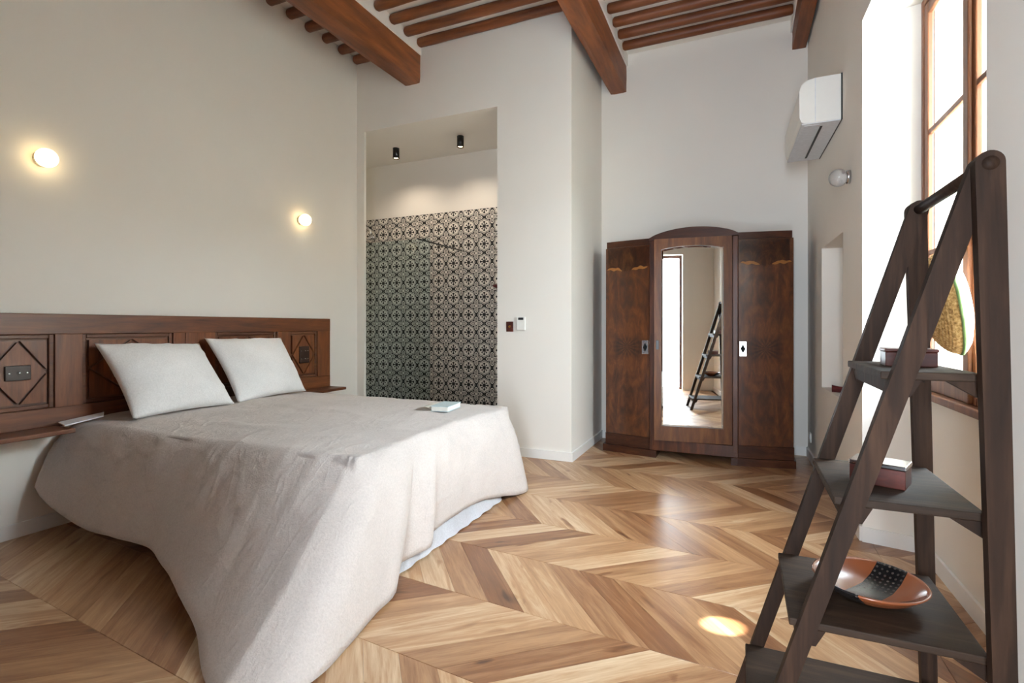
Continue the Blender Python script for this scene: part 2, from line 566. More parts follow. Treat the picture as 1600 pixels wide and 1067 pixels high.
# outer stone reveal of the window
bm = BM()
add_box(bm, (0.876, 3.165, 0.80), (1.30, 3.22, 2.9))
add_box(bm, (0.876, 2.03, 0.80), (1.30, 2.10, 2.9))
struct(obj('trim_1', bm, 'stone'), 'pale stone reveal outside the window', 'trim')

# house front added outside to block low sky light at the window
struct(obj('wall_outside_added', box((4.6, -7.0, -3.0), (4.9, 13.0, 3.3)), 'stone'), 'added pale stone house front outside the window, blocking low sky', 'wall')

# wall behind the camera with the open garden doorway
bm = BM()
dx0, dx1, dz = -0.30, 0.165, 2.45
add_box(bm, (XL - 0.3, -1.05, 0), (dx0, YR, ZC + 0.1))
add_box(bm, (dx1, -1.05, 0), (XR(-1.0) + 0.02, YR, ZC + 0.1))
add_box(bm, (dx0, -1.05, dz), (dx1, YR, ZC + 0.1))
wr = struct(obj('wall_rear', bm, 'plaster'), 'wall behind the camera with an open doorway and added dark closet doors', 'wall')
for i in range(5):                              # dark closet doors, unseen, added to cut light bounced off the rear wall
    xa = XL + 0.01 + i * 0.66
    obj('added_closet_door', box((xa, YR, 0.0), (xa + 0.64, YR + 0.02, 3.45), 0.004), 'wardf', wr)
bm = BM()
add_box(bm, (dx1 - 0.045, -0.74, 0), (dx1, -0.66, dz))
add_box(bm, (dx0, -0.74, 0), (dx0 + 0.045, -0.66, dz))
add_box(bm, (dx0 + 0.045, -0.74, dz - 0.05), (dx1 - 0.045, -0.66, dz))
struct(obj('door_1', bm, 'wardf'), 'dark wooden frame of the doorway behind the camera', 'door')

# ceiling, beams, joists
ceil = struct(obj('ceiling', box((XL - 0.3, -1.05, ZC), (1.25, YW + 0.2, ZC + 0.12)), 'ceiling'), 'white plaster ceiling crossed by brown beams and round joists', 'ceiling')
def rough_beam(x0, x1, y0, y1, z0, z1, seed, amp=0.006):
    bm = BM()
    ny, nx = 46, 4
    def ring(y):
        pts = []
        for i in range(nx): pts.append((x0 + (x1 - x0) * i / nx, z0))
        for i in range(nx): pts.append((x1, z0 + (z1 - z0) * i / nx))
        for i in range(nx): pts.append((x1 - (x1 - x0) * i / nx, z1))
        for i in range(nx): pts.append((x0, z1 - (z1 - z0) * i / nx))
        out = []
        cx, cz = (x0 + x1) / 2, (z0 + z1) / 2
        for k, (x, z) in enumerate(pts):
            s = 0.965 if k in (0, nx) else 1.0
            x = cx + (x - cx) * s; z = cz + (z - cz) * s
            n1 = noise.noise(Vector((x * 7 + seed, y * 1.3, z * 7)))
            n2 = noise.noise(Vector((x * 7, y * 1.3 + seed, z * 7 + 9)))
            out.append(bm.verts.new((x + n1 * amp * 1.6, y, z + n2 * amp * 1.2)))
        return out
    rs = [ring(y0 + (y1 - y0) * j / ny) for j in range(ny + 1)]
    n = nx * 4
    for a, b in zip(rs, rs[1:]):
        for k in range(n):
            bm.faces.new((a[k], a[(k + 1) % n], b[(k + 1) % n], b[k]))
    bm.faces.new(rs[0]); bm.faces.new(rs[-1][::-1])
    return bm
beams = [(-3.015, -2.839, YP + 0.02, 3.507, 3.786), (-1.222, -1.055, YW + 0.02, 3.523, 3.80), (0.425, 0.535, YW + 0.02, 3.63, 3.80)]
for i, (x0, x1, y1, z0, z1) in enumerate(beams):
    o = obj('beam', rough_beam(x0, x1, -0.6, y1, z0, z1, i * 11.3), 'beam', ceil)
    f = obj('plaster_fillet', box((x0 - 0.012, -0.6, z1 - 0.01), (x1 + 0.012, y1, ZC)), 'ceiling', ceil)
bays = [(-3.60, -3.02, YP), (-2.825, -1.235, YP), (-1.04, 0.415, YW)]
for x0, x1, ymax in bays:
    L = x1 - x0
    me = None
    for k in range(-4, 23):
        y = 4.165 - 0.2105 * k
        if y > ymax - 0.03 or y < -0.45: continue
        if me is None:
            bm = BM()
            segs = 10
            pts = [(x0, 0, 0), (x0 + 0.015, 0, 0)] + [(x0 + L * j / segs, 0.004 * noise.noise(Vector((j * 0.7, x0, 3))), 0) for j in range(1, segs)] + [(x1 - 0.015, 0, 0), (x1, 0, 0)]
            add_tube(bm, pts, [0.031, 0.043] + [0.044 + 0.003 * noise.noise(Vector((j, x0 * 3, 1))) for j in range(1, segs)] + [0.043, 0.031], 12)
            o = obj('joist', bm, 'joist', ceil, True)
            me = o.data
        else:
            o = bpy.data.objects.new('joist', me); COL.objects.link(o); o.parent = ceil
        o.location = (0, y, 3.866 + 0.004 * random.uniform(-1, 1))

# skirting boards
def skirting(name, pts, label, h=0.078, t=0.013, side=1):
    bm = BM()
    for (xa, ya), (xb, yb) in zip(pts, pts[1:]):
        d = Vector((xb - xa, yb - ya, 0)).normalized(); n = Vector((-d.y, d.x, 0)) * t * side
        poly = [(xa, ya), (xb, yb), (xb + n.x, yb + n.y), (xa + n.x, ya + n.y)]
        add_prism(bm, poly, 0.0, h)
    struct(obj(name, bev_all(bm, 0.003, 1), 'base'), label, 'baseboard')
skirting('baseboard_left', [(XL, -0.48), (XL, YP)], 'white skirting board along the headboard wall', side=-1)
skirting('baseboard_partition', [(-2.011, YP), (XP + 0.013, YP)], 'white skirting board along the partition wall', side=-1)
skirting('baseboard_alcove', [(XP, YP), (XP, YW)], 'white skirting board inside the wardrobe alcove', side=-1)
skirting('baseboard_back', [(XP, YW), (XR(YW), YW)], 'white skirting board behind the wardrobe', side=-1)
skirting('baseboard_right', [(XR(near0), near0), (XR(-0.48), -0.48)], 'white skirting board on the wall beside the ladder', side=-1)
skirting('baseboard_window', [(XR(YW), YW), (XR(far0), far0), (0.845, 3.235), (0.85, 2.03)], 'white skirting board round the window recess', side=-1)

# floor: chevron oak planks
floor = struct(obj('floor', box((-4.75, -1.05, -0.12), (1.25, YW + 0.2, -0.012)), 'subfloor'), 'light oak chevron parquet floor', 'floor')
ang = -0.080
dirS = Vector((math.cos(ang), math.sin(ang))); dirN = Vector((-math.sin(ang), math.cos(ang)))
seamA0 = Vector((-0.626, 1.903))
CW, PW = 0.4405, 0.168
ROOM = [(XL, 0.0 - 0.44), (XR(-1.0), -1.04), (XR(1.9), near0), (0.85, 2.03), (0.85, 3.235), (XR(far0), far0), (XR(YW), YW), (XP, YW), (XP, YP), (XL, YP)]
def clip_half(poly, p, n):
    out = []
    for i in range(len(poly)):
        a, b = poly[i], poly[(i + 1) % len(poly)]
        da, db = (a - p).dot(n), (b - p).dot(n)
        if da >= 0: out.append(a)
        if (da >= 0) != (db >= 0): out.append(a + (b - a) * (da / (da - db)))
    return out
def clip_rect(poly, x0, x1, y0, y1):
    for p, n in (((x0, 0), (1, 0)), ((x1, 0), (-1, 0)), ((0, y0), (0, 1)), ((0, y1), (0, -1))):
        if not poly: break
        poly = clip_half(poly, Vector(p), Vector(n))
    return poly
planks = []
for ci in range(-8, 10):
    up = 1 if ci % 2 == 0 else -1          # ci = 0 is the strip between seams A and B
    for k in range(-30, 20):
        s0 = k * PW - 0.001
        shift = -CW if up == 1 else CW
        q = []
        for (s, n) in ((s0, 0), (s0 + PW, 0), (s0 + PW + shift, CW), (s0 + shift, CW)):
            q.append(seamA0 + dirS * (s + 0.02 * 0) + dirN * (ci * CW + n))
        if ci % 2 != 0:                    # strips that lean the other way start where the last one ended
            q = [p + dirS * (-CW) for p in q]
        q = [Vector(p) for p in q]
        regs = [(XL, XR(2.5) + 0.02, -1.04, YP), (XP - 0.0, XR(4.3), YP, YW), (XR(2.5) + 0.02, 0.85, 1.87, 3.30)]
        for rg in regs:
            c = clip_rect(q, *rg)
            if len(c) < 3: continue
            area = abs(sum(c[i].cross(c[(i + 1) % len(c)]) for i in range(len(c)))) / 2
            if area < 4e-4: continue
            planks.append((c, up, ci, k))
def hidden(c):
    cen = sum(c, Vector((0, 0))) / len(c)
    if cen.y < 0.75: return True
    if -3.5 < cen.x < -1.62 and 1.86 < cen.y < 3.2: return True
    if cen.x < -1.05 and cen.y > 4.9: return True
    if cen.y < 1.1 and cen.x > -1.2 and cen.y < 0.9: return True
    if -1.0 < cen.x < 0.3 and cen.y > 4.85: return True
    return False
def plank_bm(c, up, tone, uvoff, lay=None, bm=None):
    own = bm is None
    if own: bm = BM()
    uvl = bm.loops.layers.uv.get('grain') or bm.loops.layers.uv.new('grain')
    tl = bm.verts.layers.float.get('tone') or bm.verts.layers.float.new('tone')
    gd = ((dirS * -1 if up == 1 else dirS) + dirN).normalized(); gn = Vector((-gd.y, gd.x))
    cen = sum(c, Vector((0, 0))) / len(c)
    g = 0.0006
    inner = [p + (cen - p).normalized() * 0.0022 for p in c]
    outer = [p + (cen - p).normalized() * g for p in c]
    top = [bm.verts.new((p.x, p.y, 0.0)) for p in inner]
    mid = [bm.verts.new((p.x, p.y, -0.0016)) for p in outer]
    low = [bm.verts.new((p.x, p.y, -0.014)) for p in outer]
    n = len(c)
    fs = [bm.faces.new(top)]
    for i in range(n):
        j = (i + 1) % n
        fs.append(bm.faces.new((top[i], mid[i], mid[j], top[j])))
        fs.append(bm.faces.new((mid[i], low[i], low[j], mid[j])))
    for v in top + mid + low: v[tl] = tone
    for f in fs:
        for l in f.loops:
            p = Vector((l.vert.co.x, l.vert.co.y))
            l[uvl].uv = (p.dot(gd) + uvoff[0], p.dot(gn) + uvoff[1])
    return bm
rest = None
vis = []
for c, up, ci, k in planks:
    rnd = random.Random(ci * 1009 + k * 31 + 5)
    tone = rnd.random(); uvo = (rnd.uniform(0, 40), rnd.uniform(0, 40))
    if hidden(c) or len(vis) >= 300:
        if rest is None: rest = BM()
        plank_bm(c, up, tone, uvo, bm=rest)
    else:
        vis.append(1)
        obj('plank', plank_bm(c, up, tone, uvo), 'oak', floor)
if rest is not None:
    o = obj('plank_remainder', rest, 'oak', floor); o['kind'] = 'stuff'

# shower tiles, one object each
bmf = box((-0.0995, -0.009, -0.0995), (0.0995, 0.0, 0.0995))
bevf = bev_all(bmf, 0.0012, 1)
t0 = obj('tile', bevf, 'tile', wt, origin=None)
full = t0.data
bmh = bev_all(box((-0.0995, -0.009, -0.0995), (0.0995, 0.0, 0.0)), 0.0012, 1)
h0 = obj('tile', bmh, 'tile', wt)
half = h0.data
for o in (t0, h0): bpy.data.objects.remove(o)
for ix in range(-9, 3):
    for iz in range(0, 13):
        o = bpy.data.objects.new('tile', half if iz == 0 else full)
        COL.objects.link(o); o.parent = wt
        o.location = (-2.645 + 0.2 * ix, YT, 2.483 - 0.2 * iz)

# ------------------------------------------------------------------ window
win = struct(thing('window_1', 'tall wooden casement window with six panes in the recess', 'window', (0.87, 2.633, 0.80)))
wx0, wx1 = 0.838, 0.874
def wpart(name, lo, hi, mat='win', bev=0.006, parent=None):
    return obj(name, box(lo, hi, bev), mat, parent or win)
y_far, y_near, zb, zt = 3.232, 2.034, 0.80, 2.79
wpart('frame_jamb', (wx0, y_far - 0.035, zb), (wx1, y_far, zt))
wpart('frame_jamb', (wx0, y_near, zb), (wx1, y_near + 0.035, zt))
wpart('frame_head', (wx0, y_near + 0.035, zt - 0.04), (wx1, y_far - 0.035, zt))
wpart('sill', (wx0 - 0.03, y_near + 0.0, zb - 0.0), (wx1 + 0.04, y_far, zb + 0.035))
ymid = 2.633
for s, (ya, yb) in enumerate(((ymid, y_far - 0.035), (y_near + 0.035, ymid))):
    st = 0.050
    bm = BM()
    add_box(bm, (wx0 + 0.004, ya + 0.002, zb + 0.035), (wx1 - 0.006, ya + st, zt - 0.042), 0.006)
    add_box(bm, (wx0 + 0.004, yb - st, zb + 0.035), (wx1 - 0.006, yb - 0.002, zt - 0.042), 0.006)
    add_box(bm, (wx0 + 0.006, ya + st, zb + 0.035), (wx1 - 0.008, yb - st, zb + 0.13), 0.006)
    add_box(bm, (wx0 + 0.006, ya + st, zt - 0.10), (wx1 - 0.008, yb - st, zt - 0.042), 0.006)
    cs = obj('casement', bm, 'win', win)
    zs = [zb + 0.13, 1.51, 2.105, zt - 0.10]
    for z in zs[1:3]:
        wpart('glazing_bar', (wx0 + 0.008, ya + st, z - 0.013), (wx1 - 0.010, yb - st, z + 0.013), parent=cs, bev=0.004)
    for za, zc in zip(zs, zs[1:]):
        wpart('pane', (0.853, ya + st, za), (0.857, yb - st, zc), 'glass', 0.0, cs)
bm = BM()
add_box(bm, (wx0 - 0.012, ymid - 0.028, zb + 0.04), (wx0 + 0.006, ymid + 0.028, zt - 0.05), 0.006)
obj('cover_strip', bm, 'win', win)
bm = BM()
add_tube(bm, [(wx0 - 0.01, ymid - 0.0, 1.47), (wx0 - 0.045, ymid, 1.47)], 0.009, 10)
add_tube(bm, [(wx0 - 0.042, ymid + 0.01, 1.47), (wx0 - 0.046, ymid - 0.05, 1.468), (wx0 - 0.044, ymid - 0.10, 1.462)], [0.009, 0.008, 0.010], 10)
add_lathe(bm, [(0, 0), (0.018, 0), (0.018, 0.006), (0.012, 0.010), (0, 0.010)], (wx0 - 0.012, ymid, 1.47), (-1, 0, 0), 16)
obj('handle', bm, 'brass', win, True)

# ------------------------------------------------------------------ bed
bed = thing('bed', 'double bed base with mattress, mostly hidden under the bedspread', 'bed', (-2.5, 2.52, 0))
obj('base', box((-3.555, 1.735, 0.0), (-1.50, 3.305, 0.28), 0.01), 'under', bed)
obj('mattress', box((-3.55, 1.735, 0.28), (-1.50, 3.305, 0.572), 0.04, 3), 'sheet', bed)
# white sheet hanging at the foot, with soft pleats
bm = BM(); n = 60; rows = []
for j in range(2):
    rows.append([bm.verts.new((-1.474 + 0.040 * j + 0.005 * math.sin(i * 0.9) * j, 1.86 + (3.08 - 1.86) * i / n, 0.14 - 0.132 * j)) for i in range(n + 1)])
for i in range(n): bm.faces.new((rows[0][i], rows[0][i + 1], rows[1][i + 1], rows[1][i]))
bmesh.ops.solidify(bm, geom=bm.faces[:], thickness=0.004)
obj('hanging_sheet', bm, 'sheet', bed)
# turned-back sheet corner by the left shelf
bm = BM()
fl_ = [(-3.52, 1.60, 0.600), (-3.46, 1.585, 0.604), (-3.44, 1.80, 0.640), (-3.50, 1.83, 0.638)]
add_prism(bm, [(-3.53, 1.63), (-3.40, 1.60), (-3.42, 1.80), (-3.53, 1.86)], 0.603, 0.609)
for v in bm.verts: v.co.z += (v.co.y - 1.63) * 0.10
obj('sheet_corner', bev_all(bm, 0.003, 2), 'sheet', bed)

def crom(pts, t):
    """Catmull-Rom through rows of (s, x, y, z)"""
    i = 0
    while i < len(pts) - 2 and pts[i + 1][0] <= t: i += 1
    p1, p2 = pts[i], pts[i + 1]
    p0 = pts[max(i - 1, 0)]; p3 = pts[min(i + 2, len(pts) - 1)]
    u = 0 if p2[0] == p1[0] else max(0, min(1, (t - p1[0]) / (p2[0] - p1[0])))
    out = []
    for k in (1, 2, 3):
        d = p2[0] - p1[0]
        m1 = (p2[k] - p0[k]) / max(1e-6, (p2[0] - p0[0])) * d
        m2 = (p3[k] - p1[k]) / max(1e-6, (p3[0] - p1[0])) * d
        out.append((2 * u**3 - 3 * u**2 + 1) * p1[k] + (u**3 - 2 * u**2 + u) * m1 + (-2 * u**3 + 3 * u**2) * p2[k] + (u**3 - u**2) * m2)
    return Vector(out)

HX0, HX1, HY0, HY1 = -3.545, -1.50, 1.745, 3.300
NU, NV, NS = 92, 96, 30
us = [1 - (1 - i / NU) ** 1.35 for i in range(NU + 1)]
def vdist(t):                                  # denser towards the near foot corner
    return t ** 1.9 * 0.72 + t * 0.28
vs_ = [vdist(j / NV) for j in range(NV + 1)]
def zt_top(x, y):
    q = (y - HY0) / (HY1 - HY0); p = (x - HX0) / (HX1 - HX0)
    z = 0.600 + 0.012 * math.sin(PI * min(1, max(0, q))) - 0.012 * max(0, p) ** 6 - 0.012 * abs(2 * q - 1) ** 8
    z += 0.010 * noise.noise(Vector((x * 1.7, y * 1.7, 0))) + 0.004 * noise.noise(Vector((x * 5, y * 5, 4)))
    cr = noise.noise(Vector((x * 3.1 + 1.5 * noise.noise(Vector((x, y, 7))), y * 2.0, 2)))
    z += 0.006 * max(0, 1 - abs(cr) * 7)
    return z
def top_pt(u, v):
    y0 = HY0 + 0.055 * u ** 16; y1 = HY1 - 0.05 * u ** 16
    y = y0 + (y1 - y0) * v
    q = abs(2 * v - 1)
    x = HX0 + (HX1 - 0.05 * q ** 16 - HX0) * u
    return Vector((x, y, zt_top(x, y)))
# hem of the cover, by running length round near side -> foot -> far side
near_hem = [(0.00, -3.535, 1.53, 0.27), (0.10, -3.40, 1.525, 0.20), (0.22, -3.12, 1.54, 0.115), (0.36, -2.82, 1.52, 0.115), (0.52, -2.50, 1.495, 0.135),
            (0.64, -2.32, 1.44, 0.125), (0.74, -2.13, 1.37, 0.11), (0.83, -1.95, 1.30, 0.085), (0.91, -1.78, 1.235, 0.045), (0.97, -1.60, 1.13, 0.012), (1.0, -1.45, 1.06, 0.006)]
foot_hem = [(1.0, -1.45, 1.06, 0.006), (1.03, -1.31, 1.13, 0.006), (1.06, -1.262, 1.26, 0.006), (1.10, -1.285, 1.44, 0.006), (1.15, -1.330, 1.66, 0.008), (1.18, -1.345, 1.80, 0.014), (1.196, -1.40, 1.885, 0.03),
            (1.215, -1.456, 1.90, 0.042), (1.245, -1.450, 1.98, 0.05), (1.29, -1.420, 2.14, 0.062), (1.312, -1.425, 2.20, 0.07), (1.335, -1.455, 2.23, 0.085), (1.50, -1.447, 2.50, 0.106), (1.67, -1.445, 2.80, 0.090),
            (1.80, -1.415, 3.05, 0.045), (1.88, -1.385, 3.20, 0.012), (1.95, -1.355, 3.30, 0.006), (2.0, -1.37, 3.37, 0.006)]
far_hem = [(2.0, -1.37, 3.37, 0.006), (2.06, -1.50, 3.43, 0.04), (2.2, -1.8, 3.42, 0.09), (2.6, -2.6, 3.40, 0.11), (3.0, -3.535, 3.39, 0.13)]
bm = BM()
grid = [[bm.verts.new(top_pt(u, v)) for v in vs_] for u in us]
for i in range(NU):
    for j in range(NV):
        bm.faces.new((grid[i][j], grid[i + 1][j], grid[i + 1][j + 1], grid[i][j + 1]))
edge = []
for i in range(NU + 1): edge.append((grid[i][0], us[i], near_hem))
for j in range(1, NV + 1): edge.append((grid[NU][j], 1 + vs_[j], foot_hem))
for i in range(NU - 1, -1, -1): edge.append((grid[i][NV], 2 + (1 - us[i]), far_hem))
cols = []
for v0, s, hem in edge:
    E_ = v0.co.copy(); Hm = crom(hem, s)
    out = Vector((Hm.x - E_.x, Hm.y - E_.y, 0)); ln = out.length; out.normalize()
    def sm(a, b, x):
        x = max(0, min(1, (x - a) / (b - a))); return x * x * (3 - 2 * x)
    th = -PI / 2 + PI / 2 * sm(0.955, 1.06, s) + PI / 2 * sm(1.95, 2.05, s)
    en = Vector((math.cos(th), math.sin(th), 0))
    far_ = max(0.0, min(1.0, (ln - 0.20) / 0.40))
    P1 = E_ + en * 0.07 + out * ln * 0.08 * far_ - Vector((0, 0, 0.004 + 0.02 * far_))
    P2 = E_ + en * (0.07 - 0.04 * far_) + out * (ln * 0.42) + Vector((0, 0, (Hm.z - E_.z) * (0.45 + 0.10 * far_)))
    col = [v0]
    for k in range(1, NS + 1):
        w = k / NS
        p = E_ * (1 - w) ** 3 + P1 * 3 * w * (1 - w) ** 2 + P2 * 3 * w * w * (1 - w) + Hm * w ** 3
        a = 0.016 * math.sin(PI * min(1, w * 1.15) * 0.87)
        fd = noise.noise(Vector((s * 9.0, w * 0.7, 3.3))) * 1.2 + noise.noise(Vector((s * 23, w * 1.5, 8))) * 0.45
        cr = noise.noise(Vector((s * 7 + w * 2.0, w * 6.0 - s * 3, 12)))
        # long pleats on the foot side: one beside the near corner, one further along
        pl = 0.0
        if 1.0 < s < 2.0:
            pl += -0.035 * math.exp(-((s - (1.207 - 0.03 * (1 - w))) / 0.016) ** 2) * min(1, w * 1.6) * (1 - 0.5 * w)
            pl += 0.022 * math.exp(-((s - (1.300 - 0.02 * (1 - w))) / 0.018) ** 2) * min(1, max(0, w - 0.3) * 2)
            pl += 0.020 * math.exp(-((s - (1.06 + 0.01 * (1 - w))) / 0.03) ** 2) * math.sin(PI * w)
        p += out * (a * fd + pl + 0.006 * max(0, 1 - abs(cr) * 6) * math.sin(PI * w))
        p.z = max(p.z, 0.006)
        # keep clear of the mattress
        if HX0 < p.x < -1.492 and 1.743 < p.y < 3.297: p.z = max(p.z, 0.583)
        elif p.x < -1.478 and 1.3 < s < 1.97 and p.z < 0.58: p.x = -1.466
        elif p.y > 1.724 and s < 0.93 and p.z < 0.58: p.y = 1.720
        col.append(bm.verts.new(p))
    cols.append(col)
for a, b in zip(cols, cols[1:]):
    for k in range(NS):
        try: bm.faces.new((a[k], a[k + 1], b[k + 1], b[k]))
        except ValueError: pass
cov = obj('bedspread', bm, 'linen', None, True)
md = cov.modifiers.new('thick', 'SOLIDIFY'); md.thickness = 0.006; md.offset = 1.0
tag(cov, 'rumpled grey-beige linen bedspread draped over the bed to the floor', 'bedspread')

def pillow(name, label, tl, tr, br, bl, bulge, seed):
    tl, tr, br, bl = (Vector(p) for p in (tl, tr, br, bl))
    nrm = ((tr - tl).cross(bl - tl)).normalized()
    if nrm.x < 0: nrm = -nrm
    bm = BM(); n = 34
    def P(a, b, side):
        p = (tl * (1 - a) + tr * a) * (1 - b) + (bl * (1 - a) + br * a) * b
        x, y = 2 * a - 1, 2 * b - 1
        # sides drawn in between the four pointed corners
        cen = (tl + tr + br + bl) / 4
        pin = 0.045 * ((1 - y * y) * abs(x) ** 3 + (1 - x * x) * abs(y) ** 3)
        p = p + (cen - p) * pin * 1.3
        t = (max(0, 1 - abs(x) ** 2.6) ** 0.62) * (max(0, 1 - abs(y) ** 2.6) ** 0.62)
        w = 0.007 * noise.noise(Vector((a * 4 + seed, b * 4, 1))) + 0.010 * max(0, 1 - 7 * abs(noise.noise(Vector((a * 3.2 + b * 1.5 + seed, b * 2.6, 5))))) * (1 - t * 0.5)
        h = (bulge if side > 0 else bulge * 0.45) * t + w * min(1, t * 3)
        return p + nrm * h * (1 if side > 0 else -1)
    F = [[None] * (n + 1) for _ in range(n + 1)]; B = [[None] * (n + 1) for _ in range(n + 1)]
    for i in range(n + 1):
        for j in range(n + 1):
            F[i][j] = bm.verts.new(P(i / n, j / n, 1))
            B[i][j] = F[i][j] if i in (0, n) or j in (0, n) else bm.verts.new(P(i / n, j / n, -1))
    for i in range(n):
        for j in range(n):
            bm.faces.new((F[i][j], F[i + 1][j], F[i + 1][j + 1], F[i][j + 1]))
            bm.faces.new((B[i][j], B[i][j + 1], B[i + 1][j + 1], B[i + 1][j]))
    o = obj(name, bm, 'pillow', None, True)
    return tag(o, label, 'pillow', 'white pillows against the headboard')
pillow('pillow', 'white square pillow leaning nearest the camera, left of the pair', (-3.50, 1.792, 1.050), (-3.50, 2.440, 1.030), (-3.175, 2.470, 0.617), (-3.165, 1.815, 0.617), 0.105, 2.0)
pillow('pillow', 'white square pillow leaning beside the double socket, right of the pair', (-3.50, 2.480, 1.066), (-3.50, 3.150, 1.056), (-3.27, 3.20, 0.617), (-3.18, 2.50, 0.617), 0.10, 9.0)

# headboard
hb = thing('headboard', 'wide carved walnut headboard made of old panels on the wall', 'headboard', (-3.60, 2.46, 0.55))
hf = -3.560
HB0, HB1 = 1.14, 3.78
obj('back_panel', box((-3.608, HB0, 0.575), (-3.588, HB1, 1.215)), 'headd', hb)
obj('top_rail', box((-3.60, HB0, 1.105), (hf, HB1, 1.222), 0.004), 'head', hb)
obj('bottom_rail', box((-3.60, HB0, 0.585), (hf, HB1, 0.690), 0.004), 'head', hb)
for ya, yb in ((HB0, 1.300), (1.630, 1.766), (2.300, 2.383), (2.386, 2.610), (3.172, 3.300), (3.625, HB1)):
    obj('stile', box((-3.60, ya, 0.688), (hf - 0.002, yb, 1.107), 0.003), 'headv', hb)
panels = [(1.300, 1.630, 1), (1.766, 2.300, 0), (2.610, 3.172, 0), (3.300, 3.625, 2)]
for ya, yb, sk in panels:
    z0, z1 = 0.690, 1.105
    f = 0.024
    bm = BM()                                    # frame molding round the panel
    for lo, hi in (((ya, z0), (ya + f, z1)), ((yb - f, z0), (yb, z1)), ((ya + f, z0), (yb - f, z0 + f)), ((ya + f, z1 - f), (yb - f, z1))):
        add_box(bm, (-3.59, lo[0], lo[1]), (hf - 0.012, hi[0], hi[1]), 0.005)
    p = obj('panel_molding', bm, 'headd', hb)
    yc, zc = (ya + yb) / 2, (z0 + z1) / 2
    hw, hh = (yb - ya) / 2 - f - 0.012, (z1 - z0) / 2 - f - 0.012
    e = 0.006
    # diamond field in the middle and four raised triangles in the corners
    obj('diamond', prism([(yc - hw + e, zc), (yc, zc - hh + e), (yc + hw - e, zc), (yc, zc + hh - e)], -3.592, hf - 0.008, 'x'), 'headv', hb)
    for sy in (-1, 1):
        for sz in (-1, 1):
            tri = [(yc + sy * hw, zc + sz * hh), (yc + sy * hw, zc + sz * (e * 2.2)), (yc + sy * (e * 2.2), zc + sz * hh)]
            obj('corner_triangle', prism(tri, -3.592, hf - 0.010, 'x'), 'headv', hb)
    if sk:
        zs = zc + (0.0 if sk == 1 else 0.0)
        half_h = 0.040 if sk == 1 else 0.075
        pl = obj('socket_plate', box((hf - 0.010, yc - 0.055, zs - half_h), (hf + 0.004, yc + 0.055, zs + half_h), 0.003), 'socket', hb)
        pl['label'] = 'dark socket plate'
        for zz in ([zs] if sk == 1 else [zs + 0.035, zs - 0.035]):
            obj('switch_lever', lathe([(0, 0), (0.009, 0), (0.008, 0.006), (0.004, 0.014), (0, 0.015)], (hf + 0.004, yc, zz), (1, 0, 0), 12), 'chrome', pl)
            for dy in (-0.038, 0.038):
                obj('screw', lathe([(0, 0), (0.005, 0), (0.004, 0.002), (0, 0.0025)], (hf + 0.004, yc + dy, zz), (1, 0, 0), 8), 'chrome', pl)
for ya, yb in ((HB0, 1.635), (3.30, HB1)):
    sh = obj('bedside_shelf', box((-3.605, ya, 0.562), (-3.365, yb, 0.586), 0.004), 'head', hb)
    yc = (ya + yb) / 2
    bm = prism([(-3.605, 0.562), (-3.605, 0.525), (-3.57, 0.535), (-3.50, 0.555), (-3.46, 0.562)], yc - 0.09, yc + 0.09, 'y')
    obj('bracket', bm, 'headd', sh)

# book left open on the foot of the bed
bk = thing('book', 'small pale blue book left open near the foot of the bed', 'book', (-1.72, 2.86, 0.618))
def place(bm, loc, rz):
    bmesh.ops.rotate(bm, verts=bm.verts, cent=(0, 0, 0), matrix=Matrix.Rotation(rz, 3, 'Z'))
    bmesh.ops.translate(bm, verts=bm.verts, vec=Vector(loc))
    return bm
bloc, brz = (-1.735, 2.87, 0.617), math.radians(8)
obj('page_block', place(box((-0.056, -0.105, 0.003), (0.056, 0.105, 0.030), 0.002), bloc, brz), 'paper', bk)
obj('front_cover', place(box((-0.060, -0.109, 0.030), (0.060, 0.109, 0.034), 0.001), bloc, brz), 'bookc', bk)
obj('back_cover', place(box((-0.060, -0.109, 0.0), (0.060, 0.109, 0.003), 0.001), bloc, brz), 'bookc', bk)
bm = BM()
lf = [[bm.verts.new((-0.058 - 0.115 * t, y, 0.006 + 0.024 * math.sin(t * PI) * (1 - 0.5 * t) + 0.002)) for t in [i / 8 for i in range(9)]] for y in (-0.103, 0.103)]
for i in range(8): bm.faces.new((lf[0][i], lf[0][i + 1], lf[1][i + 1], lf[1][i]))
bmesh.ops.solidify(bm, geom=bm.faces[:], thickness=0.004)
obj('open_leaf', place(bm, bloc, brz), 'paper', bk)

# ------------------------------------------------------------------ wardrobe
wd = thing('wardrobe', 'dark walnut three-door wardrobe with a mirror in the middle door', 'wardrobe', (-0.375, 4.95, 0))
YF = 4.655                                       # middle front
def yside(x):                                    # outer sections sweep gently back
    if x < -0.70: t = (-0.70 - x) / 0.45
    elif x > -0.05: t = (x + 0.05) / 0.45
    else: t = 0
    return YF + 0.015 + 0.085 * t ** 1.25
xl, xr = -1.150, 0.397
def sect(xa, xb, off, n=8, back=5.235, y_of=yside):
    pts = [(xa + (xb - xa) * i / n, y_of(xa + (xb - xa) * i / n) + off) for i in range(n + 1)]
    return pts + [(xb, back), (xa, back)]
bm = BM()
add_prism(bm, sect(xl, -0.705, 0.024), 0.16, 1.875)
add_prism(bm, sect(-0.045, xr, 0.024), 0.16, 1.875)
add_box(bm, (-0.705, 4.75, 0.16), (-0.045, 5.235, 1.90))
obj('carcass', bm, 'wardf', wd)
for x0, x1 in ((-0.735, -0.690), (-0.060, -0.015)):
    obj('post', box((x0, YF - 0.005, 0.10), (x1, YF + 0.12, 1.905), 0.006), 'wardf', wd)
